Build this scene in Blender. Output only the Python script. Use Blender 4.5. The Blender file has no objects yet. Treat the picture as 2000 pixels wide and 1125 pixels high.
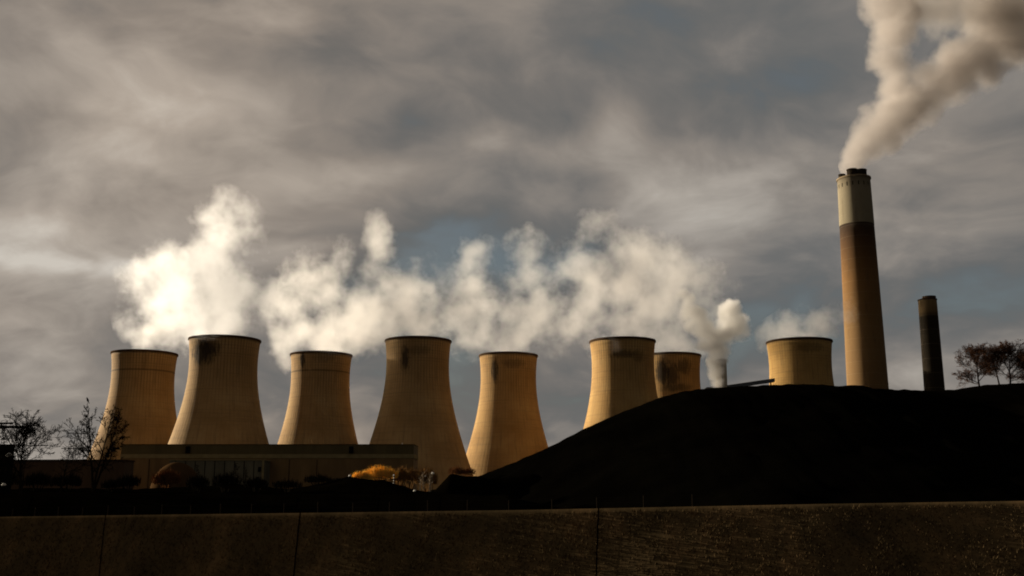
import bpy, bmesh, math, random
import numpy as np
from mathutils import Vector, Matrix, Euler, noise as mnoise

S = bpy.context.scene
COL = S.collection
R = math.radians

# ------------------------------------------------------------------ camera
FPX, PITCH, CAMZ = 2037.0, math.atan(0.2013), 6.0        # focal length in 2000-px units
cam = bpy.data.objects.new('camera', bpy.data.cameras.new('camera'))
COL.objects.link(cam)
cam.data.sensor_width = 36; cam.data.lens = FPX / 2000 * 36
cam.data.clip_start = 0.5; cam.data.clip_end = 30000
cam.location = (0, 0, CAMZ); cam.rotation_euler = (R(90) + PITCH, 0, 0)
S.camera = cam
CP, SP = math.cos(PITCH), math.sin(PITCH)

def ray(px, py):
    u, v = px - 1000.0, 562.5 - py
    return Vector((u, CP * FPX - SP * v, SP * FPX + CP * v))
def P(px, py, Y):
    r = ray(px, py)
    return Vector((r.x / r.y * Y, Y, CAMZ + r.z / r.y * Y))
def mpp(px, py, Y):                                       # metres per photograph pixel at that depth
    return Y / ray(px, py).y

# ------------------------------------------------------------------ sun, sky, exposure
SUN_AZ, SUN_EL = R(-62), R(10.5)                          # 62 degrees left of the view, low
sd = Vector((math.sin(SUN_AZ) * math.cos(SUN_EL), math.cos(SUN_AZ) * math.cos(SUN_EL), math.sin(SUN_EL)))
sun = bpy.data.objects.new('sun', bpy.data.lights.new('sun', 'SUN'))
COL.objects.link(sun)
sun.data.energy = 5.0; sun.data.angle = R(0.6); sun.data.color = (1.0, 0.87, 0.68)
sun.rotation_euler = sd.to_track_quat('Z', 'Y').to_euler()
S.view_settings.view_transform = 'Standard'; S.view_settings.look = 'None'
S.view_settings.exposure = 1.5; S.view_settings.gamma = 1.0
S.cycles.filter_width = 1.9
S.cycles.max_bounces = 10; S.cycles.diffuse_bounces = 3; S.cycles.volume_bounces = 5
S.cycles.glossy_bounces = 2; S.cycles.transmission_bounces = 2; S.cycles.transparent_max_bounces = 24
S.cycles.volume_step_rate = 1.0; S.cycles.volume_max_steps = 256
S.cycles.use_denoising = True

class NT:
    """small helper for building node trees"""
    def __init__(s, tree): s.t = tree; s.n = tree.nodes; s.l = tree.links
    def add(s, typ, **kw):
        n = s.n.new(typ)
        for k, v in kw.items(): setattr(n, k, v)
        return n
    def put(s, sock, v):
        if isinstance(v, bpy.types.NodeSocket): s.l.new(v, sock)
        elif v is not None: sock.default_value = v
    def m(s, op, a, b=None, c=None, clamp=False):
        n = s.add('ShaderNodeMath', operation=op, use_clamp=clamp)
        s.put(n.inputs[0], a)
        if b is not None: s.put(n.inputs[1], b)
        if c is not None: s.put(n.inputs[2], c)
        return n.outputs[0]
    def v(s, op, a, b=None, c=None, scale=None):
        n = s.add('ShaderNodeVectorMath', operation=op)
        s.put(n.inputs[0], a)
        if b is not None: s.put(n.inputs[1], b)
        if c is not None: s.put(n.inputs[2], c)
        if scale is not None: s.put(n.inputs['Scale'], scale)
        return n.outputs['Value'] if op in ('DISTANCE', 'LENGTH', 'DOT_PRODUCT') else n.outputs[0]
    def noise(s, vec, scale, detail=4, rough=0.5, out=0, dist=0.0, lac=2.0):
        n = s.add('ShaderNodeTexNoise')
        s.put(n.inputs['Vector'], vec); n.inputs['Scale'].default_value = scale
        n.inputs['Detail'].default_value = detail; n.inputs['Roughness'].default_value = rough
        n.inputs['Distortion'].default_value = dist; n.inputs['Lacunarity'].default_value = lac
        return n.outputs[out]
    def sep(s, vec):
        n = s.add('ShaderNodeSeparateXYZ'); s.put(n.inputs[0], vec); return n.outputs
    def comb(s, x, y, z):
        n = s.add('ShaderNodeCombineXYZ')
        for i, q in enumerate((x, y, z)): s.put(n.inputs[i], q)
        return n.outputs[0]
    def ramp(s, fac, stops, interp='LINEAR'):
        n = s.add('ShaderNodeValToRGB'); cr = n.color_ramp; cr.interpolation = interp
        while len(cr.elements) < len(stops): cr.elements.new(0.5)
        for e, (p, c) in zip(cr.elements, stops): e.position = p; e.color = (*c, 1)
        s.put(n.inputs[0], fac); return n.outputs[0]
    def mix(s, fac, a, b, blend='MIX'):
        n = s.add('ShaderNodeMix', data_type='RGBA', blend_type=blend)
        s.put(n.inputs[0], fac)
        s.put(n.inputs[6], (*a, 1) if isinstance(a, tuple) else a)
        s.put(n.inputs[7], (*b, 1) if isinstance(b, tuple) else b)
        return n.outputs[2]
    def smooth(s, x, a, b):                              # smoothstep from a to b
        n = s.add('ShaderNodeMapRange', interpolation_type='SMOOTHSTEP')
        s.put(n.inputs[0], x); n.inputs[1].default_value = a; n.inputs[2].default_value = b
        return n.outputs[0]

world = bpy.data.worlds.new('World'); S.world = world; world.use_nodes = True
w = NT(world.node_tree); world.node_tree.nodes.clear()
D = w.v('NORMALIZE', w.add('ShaderNodeTexCoord').outputs['Generated'])
dx, dy, dz = w.sep(D)[:3]
az = w.m('ARCTAN2', dx, dy); el = w.m('ARCSINE', dz)
zc = w.m('MAXIMUM', dz, -0.02)
h = w.m('ADD', zc, 0.42)
plane = w.comb(w.m('DIVIDE', dx, h), w.m('DIVIDE', dy, h), w.m('MULTIPLY', dz, 1.5))
warp = w.noise(plane, 2.0, 3, 0.5, out=1)
pw = w.v('ADD', plane, w.v('SCALE', w.v('SUBTRACT', warp, (0.5, 0.5, 0.5)), scale=0.42))
n1 = w.noise(pw, 1.8, 5, 0.50)
n2 = w.noise(w.v('ADD', pw, (7.3, 2.1, 0.4)), 4.8, 7, 0.55)
n4 = w.noise(w.v('ADD', pw, (2.3, 5.1, 8.4)), 13.0, 5, 0.5)
n3 = w.noise(w.v('ADD', plane, (1.3, 9.1, 3.4)), 0.7, 3, 0.5)
val = w.m('ADD', w.m('MULTIPLY_ADD', n1, 1.15, -0.075), w.m('ADD', w.m('MULTIPLY_ADD', n2, 0.72, -0.36), w.m('MULTIPLY_ADD', n4, 0.20, -0.10)))
# cloud masses placed by bearing and height in the sky (bearing/height taken in 1/2037 rad from the frame's middle)
def azel(px, py):
    r = ray(px, py).normalized()
    return math.atan2(r.x, r.y), math.asin(r.z)
wv = w.noise(w.v('ADD', D, (3.0, 1.0, 2.0)), 5.0, 4, 0.55, out=1)
ws = w.sep(wv)
azw = w.m('ADD', az, w.m('MULTIPLY_ADD', ws[0], 0.16, -0.08))
elw = w.m('ADD', el, w.m('MULTIPLY_ADD', ws[1], 0.09, -0.045))
ae = w.comb(azw, elw, 0.0)
CLOUDS = [
 (20, 458, 110, 20, .15), (60, 518, 190, 15, .18), (0, 490, 60, 40, .02), (40, 400, 160, 25, -.10), (200, 500, 330, 60, .0), (90, 330, 260, 120, .05), (0, 250, 70, 50, -.16),
 (560, 85, 130, 45, -.10), (370, 280, 110, 40, -.08), (260, 370, 260, 60, .09), (620, 330, 260, 60, .06), (120, 180, 160, 110, .06), (810, 262, 60, 24, -.13), (780, 352, 80, 22, .12),
 (640, 420, 110, 28, -.15), (880, 490, 130, 50, -.26), (1110, 235, 130, 36, -.12), (1350, 70, 260, 80, -.08),
 (1600, 150, 130, 120, -.22), (1225, 235, 55, 50, .26), (1310, 375, 140, 60, .28), (1480, 270, 260, 60, .12), (1050, 300, 90, 26, .12), (400, 180, 220, 60, .06),
 (1500, 565, 90, 40, -.16), (1480, 430, 220, 70, .12), (1800, 410, 220, 90, .06), (1900, 470, 190, 80, -.10), (1890, 600, 170, 50, -.30), (1780, 660, 200, 40, -.10), (1990, 640, 80, 30, .14),
 (1850, 340, 200, 50, .03), (620, 200, 350, 90, -.02), (330, 740, 500, 60, -.04), (700, 780, 300, 60, -.09), (700, 850, 300, 10, .06),
 (1100, 760, 180, 70, -.10), (100, 740, 150, 14, .09), (1780, 720, 120, 22, .05), (300, 60, 400, 80, .02), (220,610,300,30,-.10)]
for (px, py, sx, sy, amp) in CLOUDS:
    a0, e0 = azel(px, py)
    q = w.v('MULTIPLY', w.v('SUBTRACT', ae, (a0, e0, 0)), (FPX / sx / 1.41, FPX / sy / 1.41, 0))
    g = w.m('POWER', 2.71828, w.m('MULTIPLY', w.v('DOT_PRODUCT', q, q), -1.0))
    val = w.m('MULTIPLY_ADD', g, amp, val)
# cloud deck thinner and brighter towards the low sun on the left, duller away from it
val = w.m('ADD', val, w.m('MULTIPLY', w.smooth(az, 0.55, -0.6), 0.13))
val = w.m('SUBTRACT', val, 0.055)
cl = w.ramp(val, [(0.12, (.76, .86, .91)), (0.30, (1.02, 1.09, 1.11)), (0.46, (1.50, 1.44, 1.37)), (0.62, (2.30, 2.07, 1.84)),
                  (0.82, (3.6, 3.25, 2.85)), (1.0, (5.2, 4.9, 4.4))])
# sky dimmed, most in the unseen part behind, to deepen the towers' shade
back = w.m('MULTIPLY_ADD', w.smooth(dy, -0.15, 0.7), 0.16, 0.24)
cl = w.mix(1.0, cl, w.comb(back, back, back), 'MULTIPLY')
warmcool = w.ramp(n3, [(0.38, (1.05, 0.985, 0.93)), (0.62, (0.98, 1.0, 1.02))])
cl = w.mix(1.0, cl, warmcool, 'MULTIPLY')
sky = w.add('ShaderNodeTexSky', sky_type='NISHITA', sun_disc=False, sun_elevation=SUN_EL, sun_rotation=SUN_AZ,
            altitude=10, air_density=1.0, dust_density=1.5, ozone_density=1.0)
thin = w.m('SUBTRACT', 1.0, w.smooth(val, 0.12, 0.40))
skymix = w.mix(w.m('MULTIPLY', thin, 0.10), cl, sky.outputs[0])
low = w.smooth(dz, -0.02, 0.0)
skymix = w.mix(low, (0.15, 0.13, 0.10), skymix)
bg = w.add('ShaderNodeBackground'); w.put(bg.inputs[0], skymix); bg.inputs[1].default_value = 0.10
w.l.new(bg.outputs[0], w.add('ShaderNodeOutputWorld').inputs[0])

# ------------------------------------------------------------------ object helpers
def tag(o, label=None, cat=None, group=None, kind=None):
    if label: o['label'] = label
    if cat: o['category'] = cat
    if group: o['group'] = group
    if kind: o['kind'] = kind
    return o
def empty(name, loc):
    o = bpy.data.objects.new(name, None); COL.objects.link(o); o.location = loc; o.empty_display_size = 1
    return o
def mesh_obj(name, verts, faces, mat, parent=None, loc=None, smooth=False):
    me = bpy.data.meshes.new(name); me.from_pydata([tuple(v) for v in verts], [], faces); me.update()
    if smooth: me.polygons.foreach_set('use_smooth', [True] * len(me.polygons))
    o = bpy.data.objects.new(name, me); COL.objects.link(o); me.materials.append(mat)
    if parent: o.parent = parent
    if loc is not None: o.location = loc
    return o
class MB:
    def __init__(s): s.v = []; s.f = []
    def box(s, x0, x1, y0, y1, z0, z1):
        b = len(s.v)
        s.v += [(x, y, z) for z in (z0, z1) for y in (y0, y1) for x in (x0, x1)]
        s.f += [tuple(b + i for i in q) for q in ((0, 2, 3, 1), (4, 5, 7, 6), (0, 1, 5, 4), (2, 6, 7, 3), (0, 4, 6, 2), (1, 3, 7, 5))]
        return s
    def tube(s, pts, rads, n=6, cap=True):
        b = len(s.v); pts = [Vector(p) for p in pts]
        for i, p in enumerate(pts):
            t = (pts[min(i + 1, len(pts) - 1)] - pts[max(i - 1, 0)]).normalized()
            a = t.cross(Vector((0, 0, 1)) if abs(t.z) < .9 else Vector((1, 0, 0))).normalized(); c = t.cross(a)
            for k in range(n):
                an = 2 * math.pi * k / n
                s.v.append(tuple(p + (a * math.cos(an) + c * math.sin(an)) * rads[i]))
        for i in range(len(pts) - 1):
            for k in range(n):
                s.f.append((b + i * n + k, b + i * n + (k + 1) % n, b + (i + 1) * n + (k + 1) % n, b + (i + 1) * n + k))
        if cap:
            s.f.append(tuple(b + k for k in range(n))[::-1]); s.f.append(tuple(b + (len(pts) - 1) * n + k for k in range(n)))
        return s
    def lathe(s, prof, n=96, closed=False):
        """prof = [(r, z)...] swept about z"""
        b = len(s.v)
        for r, z in prof:
            for k in range(n):
                an = 2 * math.pi * k / n
                s.v.append((r * math.cos(an), r * math.sin(an), z))
        m = len(prof)
        for i in range(m if closed else m - 1):
            j = (i + 1) % m
            for k in range(n):
                s.f.append((b + i * n + k, b + i * n + (k + 1) % n, b + j * n + (k + 1) % n, b + j * n + k))
        return s
    def build(s, name, mat, parent=None, loc=None, smooth=False):
        return mesh_obj(name, s.v, s.f, mat, parent, loc, smooth)

def newmat(name):
    m = bpy.data.materials.new(name); m.use_nodes = True; m.node_tree.nodes.clear()
    t = NT(m.node_tree); return m, t
def finish(t, col, rough=0.9, bump=None, bstr=0.3, bdist=0.5, spec=0.15):
    b = t.add('ShaderNodeBsdfPrincipled'); t.put(b.inputs['Base Color'], (*col, 1) if isinstance(col, tuple) else col)
    t.put(b.inputs['Roughness'], rough); b.inputs['Specular IOR Level'].default_value = spec; b.inputs['Diffuse Roughness'].default_value = 0.3
    if bump is not None:
        bn = t.add('ShaderNodeBump'); bn.inputs['Strength'].default_value = bstr; bn.inputs['Distance'].default_value = bdist
        t.put(bn.inputs['Height'], bump); t.l.new(bn.outputs[0], b.inputs['Normal'])
    t.l.new(b.outputs[0], t.add('ShaderNodeOutputMaterial').inputs[0])
def simple(name, col, var=0.25, scale=0.5, rough=0.9, spec=0.0, bump=0.2):
    m, t = newmat(name); co = t.add('ShaderNodeTexCoord').outputs['Object']
    n = t.noise(co, scale, 5, 0.6)
    a = tuple(c * (1 - var) for c in col); b = tuple(min(1, c * (1 + var)) for c in col)
    finish(t, t.ramp(n, [(0.3, a), (0.7, b)]), rough, n, bump, 0.3, spec)
    return m

# ------------------------------------------------------------------ materials
def concrete(name, stains, tint=(1, 1, 1), band=None, rim_z=115.0, ribk=1.0):
    """weathered concrete: lift lines, rib streaks near the top, dark stains (angle from camera side, z, width m, height m, strength)"""
    m, t = newmat(name); co = t.add('ShaderNodeTexCoord').outputs['Object']
    x, y, z = t.sep(co)[:3]
    an = t.m('ARCTAN2', x, t.m('MULTIPLY', y, -1.0))      # 0 faces the camera, + to the right
    arc = t.m('MULTIPLY', an, 24.0)
    big = t.noise(co, 0.045, 5, 0.6)
    streak = t.noise(t.comb(t.m('MULTIPLY', an, 22.0), z, 0.0), 1.0, 1, 0.5)
    sv = t.v('MULTIPLY', t.comb(arc, z, 0.0), (0.5, 0.035, 1.0))
    streak = t.noise(sv, 1.0, 5, 0.65)
    hv = t.v('MULTIPLY', t.comb(arc, z, 3.0), (0.02, 0.9, 1.0))
    hl = t.noise(hv, 1.0, 3, 0.6)
    col = t.ramp(big, [(0.28, (.245 * tint[0], .148 * tint[1], .058 * tint[2])), (0.52, (.33 * tint[0], .208 * tint[1], .088 * tint[2])), (0.75, (.405 * tint[0], .275 * tint[1], .122 * tint[2]))])
    col = t.mix(t.m('MULTIPLY', t.smooth(streak, 0.50, 0.72), 0.38), col, (.11, .075, .042))
    col = t.mix(t.m('MULTIPLY', t.smooth(hl, 0.50, 0.66), 0.24), col, (.13, .09, .05))
    # lift joints every ~1.9 m and ribs: soot sits in them, more towards the top
    lift = t.smooth(t.m('ABSOLUTE', t.m('SINE', t.m('MULTIPLY', z, math.pi / 1.9))), 0.25, 0.0)
    rib = t.smooth(t.m('ABSOLUTE', t.m('SINE', t.m('MULTIPLY', an, 34.0))), 0.45, 0.0)
    top = t.m('MULTIPLY_ADD', t.smooth(z, rim_z * .55, rim_z * .86), 0.85, 0.15)
    patch = t.smooth(t.noise(co, 0.09, 4, 0.6), 0.38, 0.62)
    col = t.mix(t.m('MULTIPLY', t.m('MULTIPLY', rib, top), t.m('MULTIPLY_ADD', patch, 0.50 * ribk, 0.38 * ribk)), col, (.055, .036, .020))
    col = t.mix(t.m('MULTIPLY', t.m('MULTIPLY', lift, top), 0.22), col, (.07, .045, .025))
    if band:                                              # construction joint
        bl = t.smooth(t.m('ABSOLUTE', t.m('SUBTRACT', z, band)), 0.9, 0.2)
        col = t.mix(t.m('MULTIPLY', bl, 0.7), col, (.07, .045, .025))
    sn = t.noise(t.v('MULTIPLY', t.comb(arc, z, 9.0), (0.55, 0.16, 1.0)), 1.0, 4, 0.6)
    for (a0, z0, wm, hm, st) in stains:
        da = t.m('MULTIPLY', t.m('SUBTRACT', an, a0), 24.0 / wm)
        dzz = t.m('MULTIPLY', t.m('SUBTRACT', z, z0), 1.0 / hm)
        g = t.m('SUBTRACT', 1.0, t.m('SQRT', t.m('ADD', t.m('MULTIPLY', da, da), t.m('MULTIPLY', dzz, dzz))))
        g = t.m('ADD', g, t.m('MULTIPLY_ADD', sn, 1.5, -0.75))
        col = t.mix(t.m('MULTIPLY', t.smooth(g, 0.05, 0.65), st), col, (.022, .017, .012))
    # rim soot
    col = t.mix(t.m('MULTIPLY', t.smooth(z, rim_z - 3.5, rim_z - 0.8), 0.65), col, (.05, .03, .018))
    hb = t.m('ADD', t.m('MULTIPLY', rib, -0.5), t.m('MULTIPLY', t.noise(co, 0.6, 5, 0.6), 1.0))
    finish(t, col, 0.95, hb, 0.5, 0.25, 0.1)
    return m

M_rim = simple('rim_soot', (.055, .034, .02), .3, .3)
M_darkmetal = simple('dark_metal', (.008, .008, .007), .3, .5, .8)
M_coal = None
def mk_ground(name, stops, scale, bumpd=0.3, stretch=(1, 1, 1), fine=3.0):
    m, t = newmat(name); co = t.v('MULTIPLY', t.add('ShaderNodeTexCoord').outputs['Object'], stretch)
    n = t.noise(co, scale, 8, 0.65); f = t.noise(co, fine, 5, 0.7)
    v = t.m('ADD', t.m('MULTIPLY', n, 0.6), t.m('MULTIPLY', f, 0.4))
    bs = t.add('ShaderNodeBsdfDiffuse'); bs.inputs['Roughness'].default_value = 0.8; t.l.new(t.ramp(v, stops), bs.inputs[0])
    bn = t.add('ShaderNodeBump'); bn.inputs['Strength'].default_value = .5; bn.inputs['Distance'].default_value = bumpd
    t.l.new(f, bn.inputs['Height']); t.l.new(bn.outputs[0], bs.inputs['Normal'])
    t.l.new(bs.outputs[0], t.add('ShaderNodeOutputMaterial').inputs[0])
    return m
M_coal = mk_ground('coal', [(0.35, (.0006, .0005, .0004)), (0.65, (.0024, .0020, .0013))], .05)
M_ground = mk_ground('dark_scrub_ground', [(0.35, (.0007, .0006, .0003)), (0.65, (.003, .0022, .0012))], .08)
M_bank = mk_ground('dead_grass', [(0.36, (.042, .031, .0165)), (0.5, (.074, .051, .025)), (0.66, (.14, .088, .041))], .16, .05, (1, .5, .45), .9)
M_blade = mk_ground('grass_blades', [(0.36, (.036, .026, .014)), (0.5, (.060, .041, .020)), (0.66, (.105, .066, .031))], .16, .02, (1, .5, .45), .9)
M_bark = simple('bark', (.014, .010, .007), .4, 2.0)
M_bark_red = simple('bark_reddish', (.055, .028, .017), .4, 1.0)
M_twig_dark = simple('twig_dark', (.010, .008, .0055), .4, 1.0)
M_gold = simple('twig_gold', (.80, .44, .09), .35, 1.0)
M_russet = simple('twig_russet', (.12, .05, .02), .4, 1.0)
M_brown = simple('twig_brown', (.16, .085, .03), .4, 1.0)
M_white = simple('white_paint', (.75, .72, .65), .08, 1.0, .5)

# ------------------------------------------------------------------ terrain
# the grass flood bank that fills the bottom of the view: its crest runs from far left to near right
CREST = [(-500, 1013, 122), (-100, 1010, 114), (0, 1008, 112), (300, 1004, 106), (700, 999, 98), (1000, 995, 93), (1300, 989, 88), (1600, 983, 84), (2000, 977, 80), (2200, 974, 78), (2700, 968, 75), (4200, 958, 72)]
def crest(px):
    for (a, ya, da), (b, yb, db) in zip(CREST, CREST[1:]):
        if a <= px <= b:
            k = (px - a) / (b - a); return ya + (yb - ya) * k, da + (db - da) * k
    return CREST[-1][1:]
def crest_pt(px):
    y, d = crest(px); return P(px, y + 1.5, d)
def toe_pt(px): return P(px, 1190, crest(px)[1] - 8)
NU, NV = 170, 30
bv = []
for i in range(NU + 1):
    px = -500 + 4700 * i / NU; c = crest_pt(px); q = toe_pt(px)
    for j in range(NV + 1):
        k = j / NV; p = q.lerp(c, k)
        p.z += mnoise.noise(Vector((p.x * .08, p.y * .05, 1))) * .25 * math.sin(math.pi * k) * 1.0
        if j == 0: bv.append((p.x * 1.8, -60, -7.5)); bv.append((p.x * 1.1, p.y - 12, p.z - 3.0))
        bv.append(p)
    for (dk, dzk) in ((1.0, 0.0), (3.0, -0.2), (11.0, -3.2), (16, -9)):
        n = Vector((0.3, 1, 0)).normalized(); p = c + n * dk; p.z = c.z + dzk; bv.append(p)
W = NV + 7
bf = [(i * W + j, (i + 1) * W + j, (i + 1) * W + j + 1, i * W + j + 1) for i in range(NU) for j in range(W - 1)]
bank = mesh_obj('grass_bank', bv, bf, M_bank, smooth=True); tag(bank, kind='structure')
gf = [(-12000, 400, 0), (-900, 190, 0)] + [tuple(Vector((crest_pt(px).x * 1.02, crest_pt(px).y + 9.5, 0))) for px in range(-500, 4201, 100)] + [(900, 60, 0), (12000, -200, 0)]
nb = len(gf); gb = [(-12000 + 24000 * i / (nb - 1), 24000, 0) for i in range(nb)]
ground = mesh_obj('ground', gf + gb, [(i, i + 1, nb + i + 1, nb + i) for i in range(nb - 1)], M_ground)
tag(ground, kind='structure')
rng = np.random.default_rng(4)
def bank_at(px, k):
    p = toe_pt(px).lerp(crest_pt(px), k)
    p.z += mnoise.noise(Vector((p.x * .08, p.y * .05, 1))) * .25 * math.sin(math.pi * k)
    return p

# tufts of dead grass over the bank (nobody could count them)
N = 26000
gv = np.zeros((N * 3, 3)); 
ks = rng.random(N) * .965; pxs = -350 + 2700 * rng.random(N)
T0 = np.array([toe_pt(p) for p in np.linspace(-500, 2700, 65)]); C0 = np.array([crest_pt(p) for p in np.linspace(-500, 2700, 65)])
def ip(A, x): return np.stack([np.interp(x, np.linspace(-500, 2700, 65), A[:, i]) for i in range(3)], 1)
base = ip(T0, pxs) * (1 - ks)[:, None] + ip(C0, pxs) * ks[:, None]
base[:, 2] += np.array([mnoise.noise(Vector((b[0] * .08, b[1] * .05, 1))) for b in base]) * .25 * np.sin(np.pi * ks)
clump = np.array([mnoise.noise(Vector((b[0] * .35, b[1] * .22, 0))) for b in base])
hh = (0.09 + 0.14 * rng.random(N)) * (1 + 0.9 * clump)
ww = 0.03 + 0.03 * rng.random(N)
ang = rng.random(N) * math.pi
dxy = np.stack([np.cos(ang), np.sin(ang), 0 * ang], 1) * 1.4 * ww[:, None]
lean = np.stack([rng.normal(0, .3, N), rng.normal(-.5, .25, N), np.ones(N)], 1) * hh[:, None]
gv[0::3] = base - dxy - [0, 0, .05]; gv[1::3] = base + dxy - [0, 0, .05]; gv[2::3] = base + lean
grass = mesh_obj('grass', gv.tolist(), [(3 * i, 3 * i + 1, 3 * i + 2) for i in range(N)], M_blade)
tag(grass, 'short dead brown grass covering the dark foreground bank', 'grass', kind='stuff')

# narrow dark sheep tracks running straight down the bank face
M_track = mk_ground('bare_soil', [(.4, (.002, .0016, .001)), (.6, (.004, .003, .002))], .5)
def track(pts, wd):
    vs = []
    for (px, k) in pts:
        p = bank_at(px, k); p.z += .16; p.y -= .12
        vs += [p + Vector((-wd, 0, 0)), p + Vector((wd, 0, .0))]
    o = mesh_obj('path', vs, [(2 * i, 2 * i + 1, 2 * i + 3, 2 * i + 2) for i in range(len(pts) - 1)], M_track); tag(o, kind='structure')
def track_line(px0, px1, wd):
    # px0 at crest, px1 at frame bottom
    pts = []
    for i in range(26):
        k = 1 - i / 25 * 1.0; y = 1000 + (1125 - 1000) * (1 - k)
        pts.append((px0 + (px1 - px0) * (1 - k) + 0.25 * math.sin(i * .9) , k))
    track(pts, wd)
track_line(587, 568, .06); track_line(1169, 1162, .06); track_line(207, 188, .05)

# the black coal mound on the right
RIDGE = [(700, 972), (830, 962), (880, 947), (920, 935), (1000, 905), (1075, 872), (1140, 838), (1200, 811), (1290, 776), (1340, 763), (1400, 757), (1500, 752), (1560, 750),
         (1620, 752), (1640, 755), (1655, 752), (1690, 753), (1705, 759), (1760, 761), (1830, 763), (1870, 760), (1920, 752), (2000, 748), (2150, 740), (2400, 745), (2700, 790), (3100, 900), (3400, 972)]
def ridge_y(px):
    for (a, ya), (b, yb) in zip(RIDGE, RIDGE[1:]):
        if a <= px <= b:
            k = (px - a) / (b - a); return ya + (yb - ya) * k
    return 975
RY = 360.0
hv_, hf_ = [], []
NX, NYY = 420, 44
xs = [700 + (3400 - 700) * i / NX for i in range(NX + 1)]
for px in xs:
    y = sum(ridge_y(px + o) for o in (-6, -3, 0, 3, 6)) / 5; top = P(px, y, RY); H = max(top.z, 0.3)
    wf = 25 + H * 2.9; wb = 20 + H * 2.0
    for j in range(NYY + 1):
        s_ = j / NYY * 2 - 1                                # -1 front foot .. 0 ridge .. 1 back foot
        a = abs(s_); zf = (1 - a) * .75 + .25 * (0.5 + .5 * math.cos(math.pi * a))
        yy = RY + (s_ * wf if s_ < 0 else s_ * wb)
        nn = mnoise.fractal(Vector((top.x * .03 + yy * .01, yy * .03, 2)), 1.0, 2.0, 4)
        gul = abs(mnoise.noise(Vector((top.x * .045 - yy * .05, yy * .008, 7))))
        small = 0.30 * mnoise.noise(Vector((top.x * .35, yy * .3, 4)))
        d = (nn * 1.6 - gul * 2.0) * min(1, a * 3) * min(1, (1 - a) * 4) * min(1, H / 10) + small * min(1, H / 6)
        hv_.append((top.x, yy, H * zf + d - (0.6 if a > .98 else 0)))
hf_ = [(i * (NYY + 1) + j, (i + 1) * (NYY + 1) + j, (i + 1) * (NYY + 1) + j + 1, i * (NYY + 1) + j + 1) for i in range(NX) for j in range(NYY)]
hill = mesh_obj('hill', hv_, hf_, M_coal, smooth=True); tag(hill, 'long black coal mound rising to the right of the towers', kind='structure')

def mound(profile, Y, wf, wb, name, mat, label, seed=0):
    """profile = silhouette points (px, py) of a low bank of earth at depth Y"""
    vs = []; n = 90; x0, x1 = profile[0][0], profile[-1][0]
    for i in range(n + 1):
        px = x0 + (x1 - x0) * i / n
        for (a, ya), (b, yb) in zip(profile, profile[1:]):
            if a <= px <= b: y = ya + (yb - ya) * (px - a) / (b - a)
        top = P(px, y, Y); H = max(top.z, .2)
        for j in range(13):
            s_ = j / 12 * 2 - 1; zf = 0.5 + .5 * math.cos(math.pi * abs(s_)); yy = Y + (s_ * wf if s_ < 0 else s_ * wb)
            vs.append((top.x, yy, H * zf + mnoise.noise(Vector((top.x * .25, yy * .2, seed))) * .35 - (.3 if abs(s_) > .99 else 0)))
    fs = [(i * 13 + j, (i + 1) * 13 + j, (i + 1) * 13 + j + 1, i * 13 + j + 1) for i in range(n) for j in range(12)]
    o = mesh_obj(name, vs, fs, mat, smooth=True); tag(o, label, kind='structure'); return o
# dark scrub-covered berm between the bank and the buildings; the trees, lamps and shrubs stand on it
BERM = [(-900, 966), (-400, 962), (-100, 958), (100, 953), (250, 955), (400, 950), (455, 944), (520, 950), (560, 955), (600, 950), (640, 941), (680, 931), (720, 936), (755, 939), (790, 950), (830, 961), (900, 966), (1000, 972), (1200, 985)]
def prof(L, px):
    for (a, ya), (b, yb) in zip(L, L[1:]):
        if a <= px <= b: return ya + (yb - ya) * (px - a) / (b - a)
vs = []; n = 210
for i in range(n + 1):
    px = -900 + 2100 * i / n; cp = P(px, 1000, crest(max(px, -500))[1]); y1 = crest(max(px, -500))[1]
    pr = prof(BERM, px); lowp = max(964, pr)
    rows = [(y1 + 9, None, -.5), (y1 + 13, None, 2.6), (max(142, y1 + 18), 970, 0), (180, 967, 0), (205, lowp, 0), (222, pr + 1.5, 0), (230, pr, 0), (240, pr + 2, 0), (262, max(960, pr), 0), (300, max(962, pr), 0), (360, max(964, pr), 0), (400, None, 2), (430, None, -.5)]
    for k, (Y, y, zabs) in enumerate(rows):
        p = P(px, y if y else 990, Y)
        if y is None: p.z = zabs
        p.z = p.z + (mnoise.noise(Vector((p.x * .3, p.y * .2, 3))) * .3 + mnoise.noise(Vector((p.x * 1.1, p.y, 5))) * .18 if 1 < k < 12 else 0)
        if px > 1000 and k > 1: p.z = min(p.z, 5 - (px - 1000) * .02)
        vs.append(p)
K = 13
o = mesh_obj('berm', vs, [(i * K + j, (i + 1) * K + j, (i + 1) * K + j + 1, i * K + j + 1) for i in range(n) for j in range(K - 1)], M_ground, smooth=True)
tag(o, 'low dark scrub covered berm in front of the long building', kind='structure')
mound([(820, 972), (845, 962), (868, 938), (880, 925), (900, 929), (930, 930), (955, 935), (1040, 925), (1150, 950), (1250, 972)], 330, 24, 24, 'hill', M_ground, 'small dark heap at the left foot of the coal mound', 5)

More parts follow.
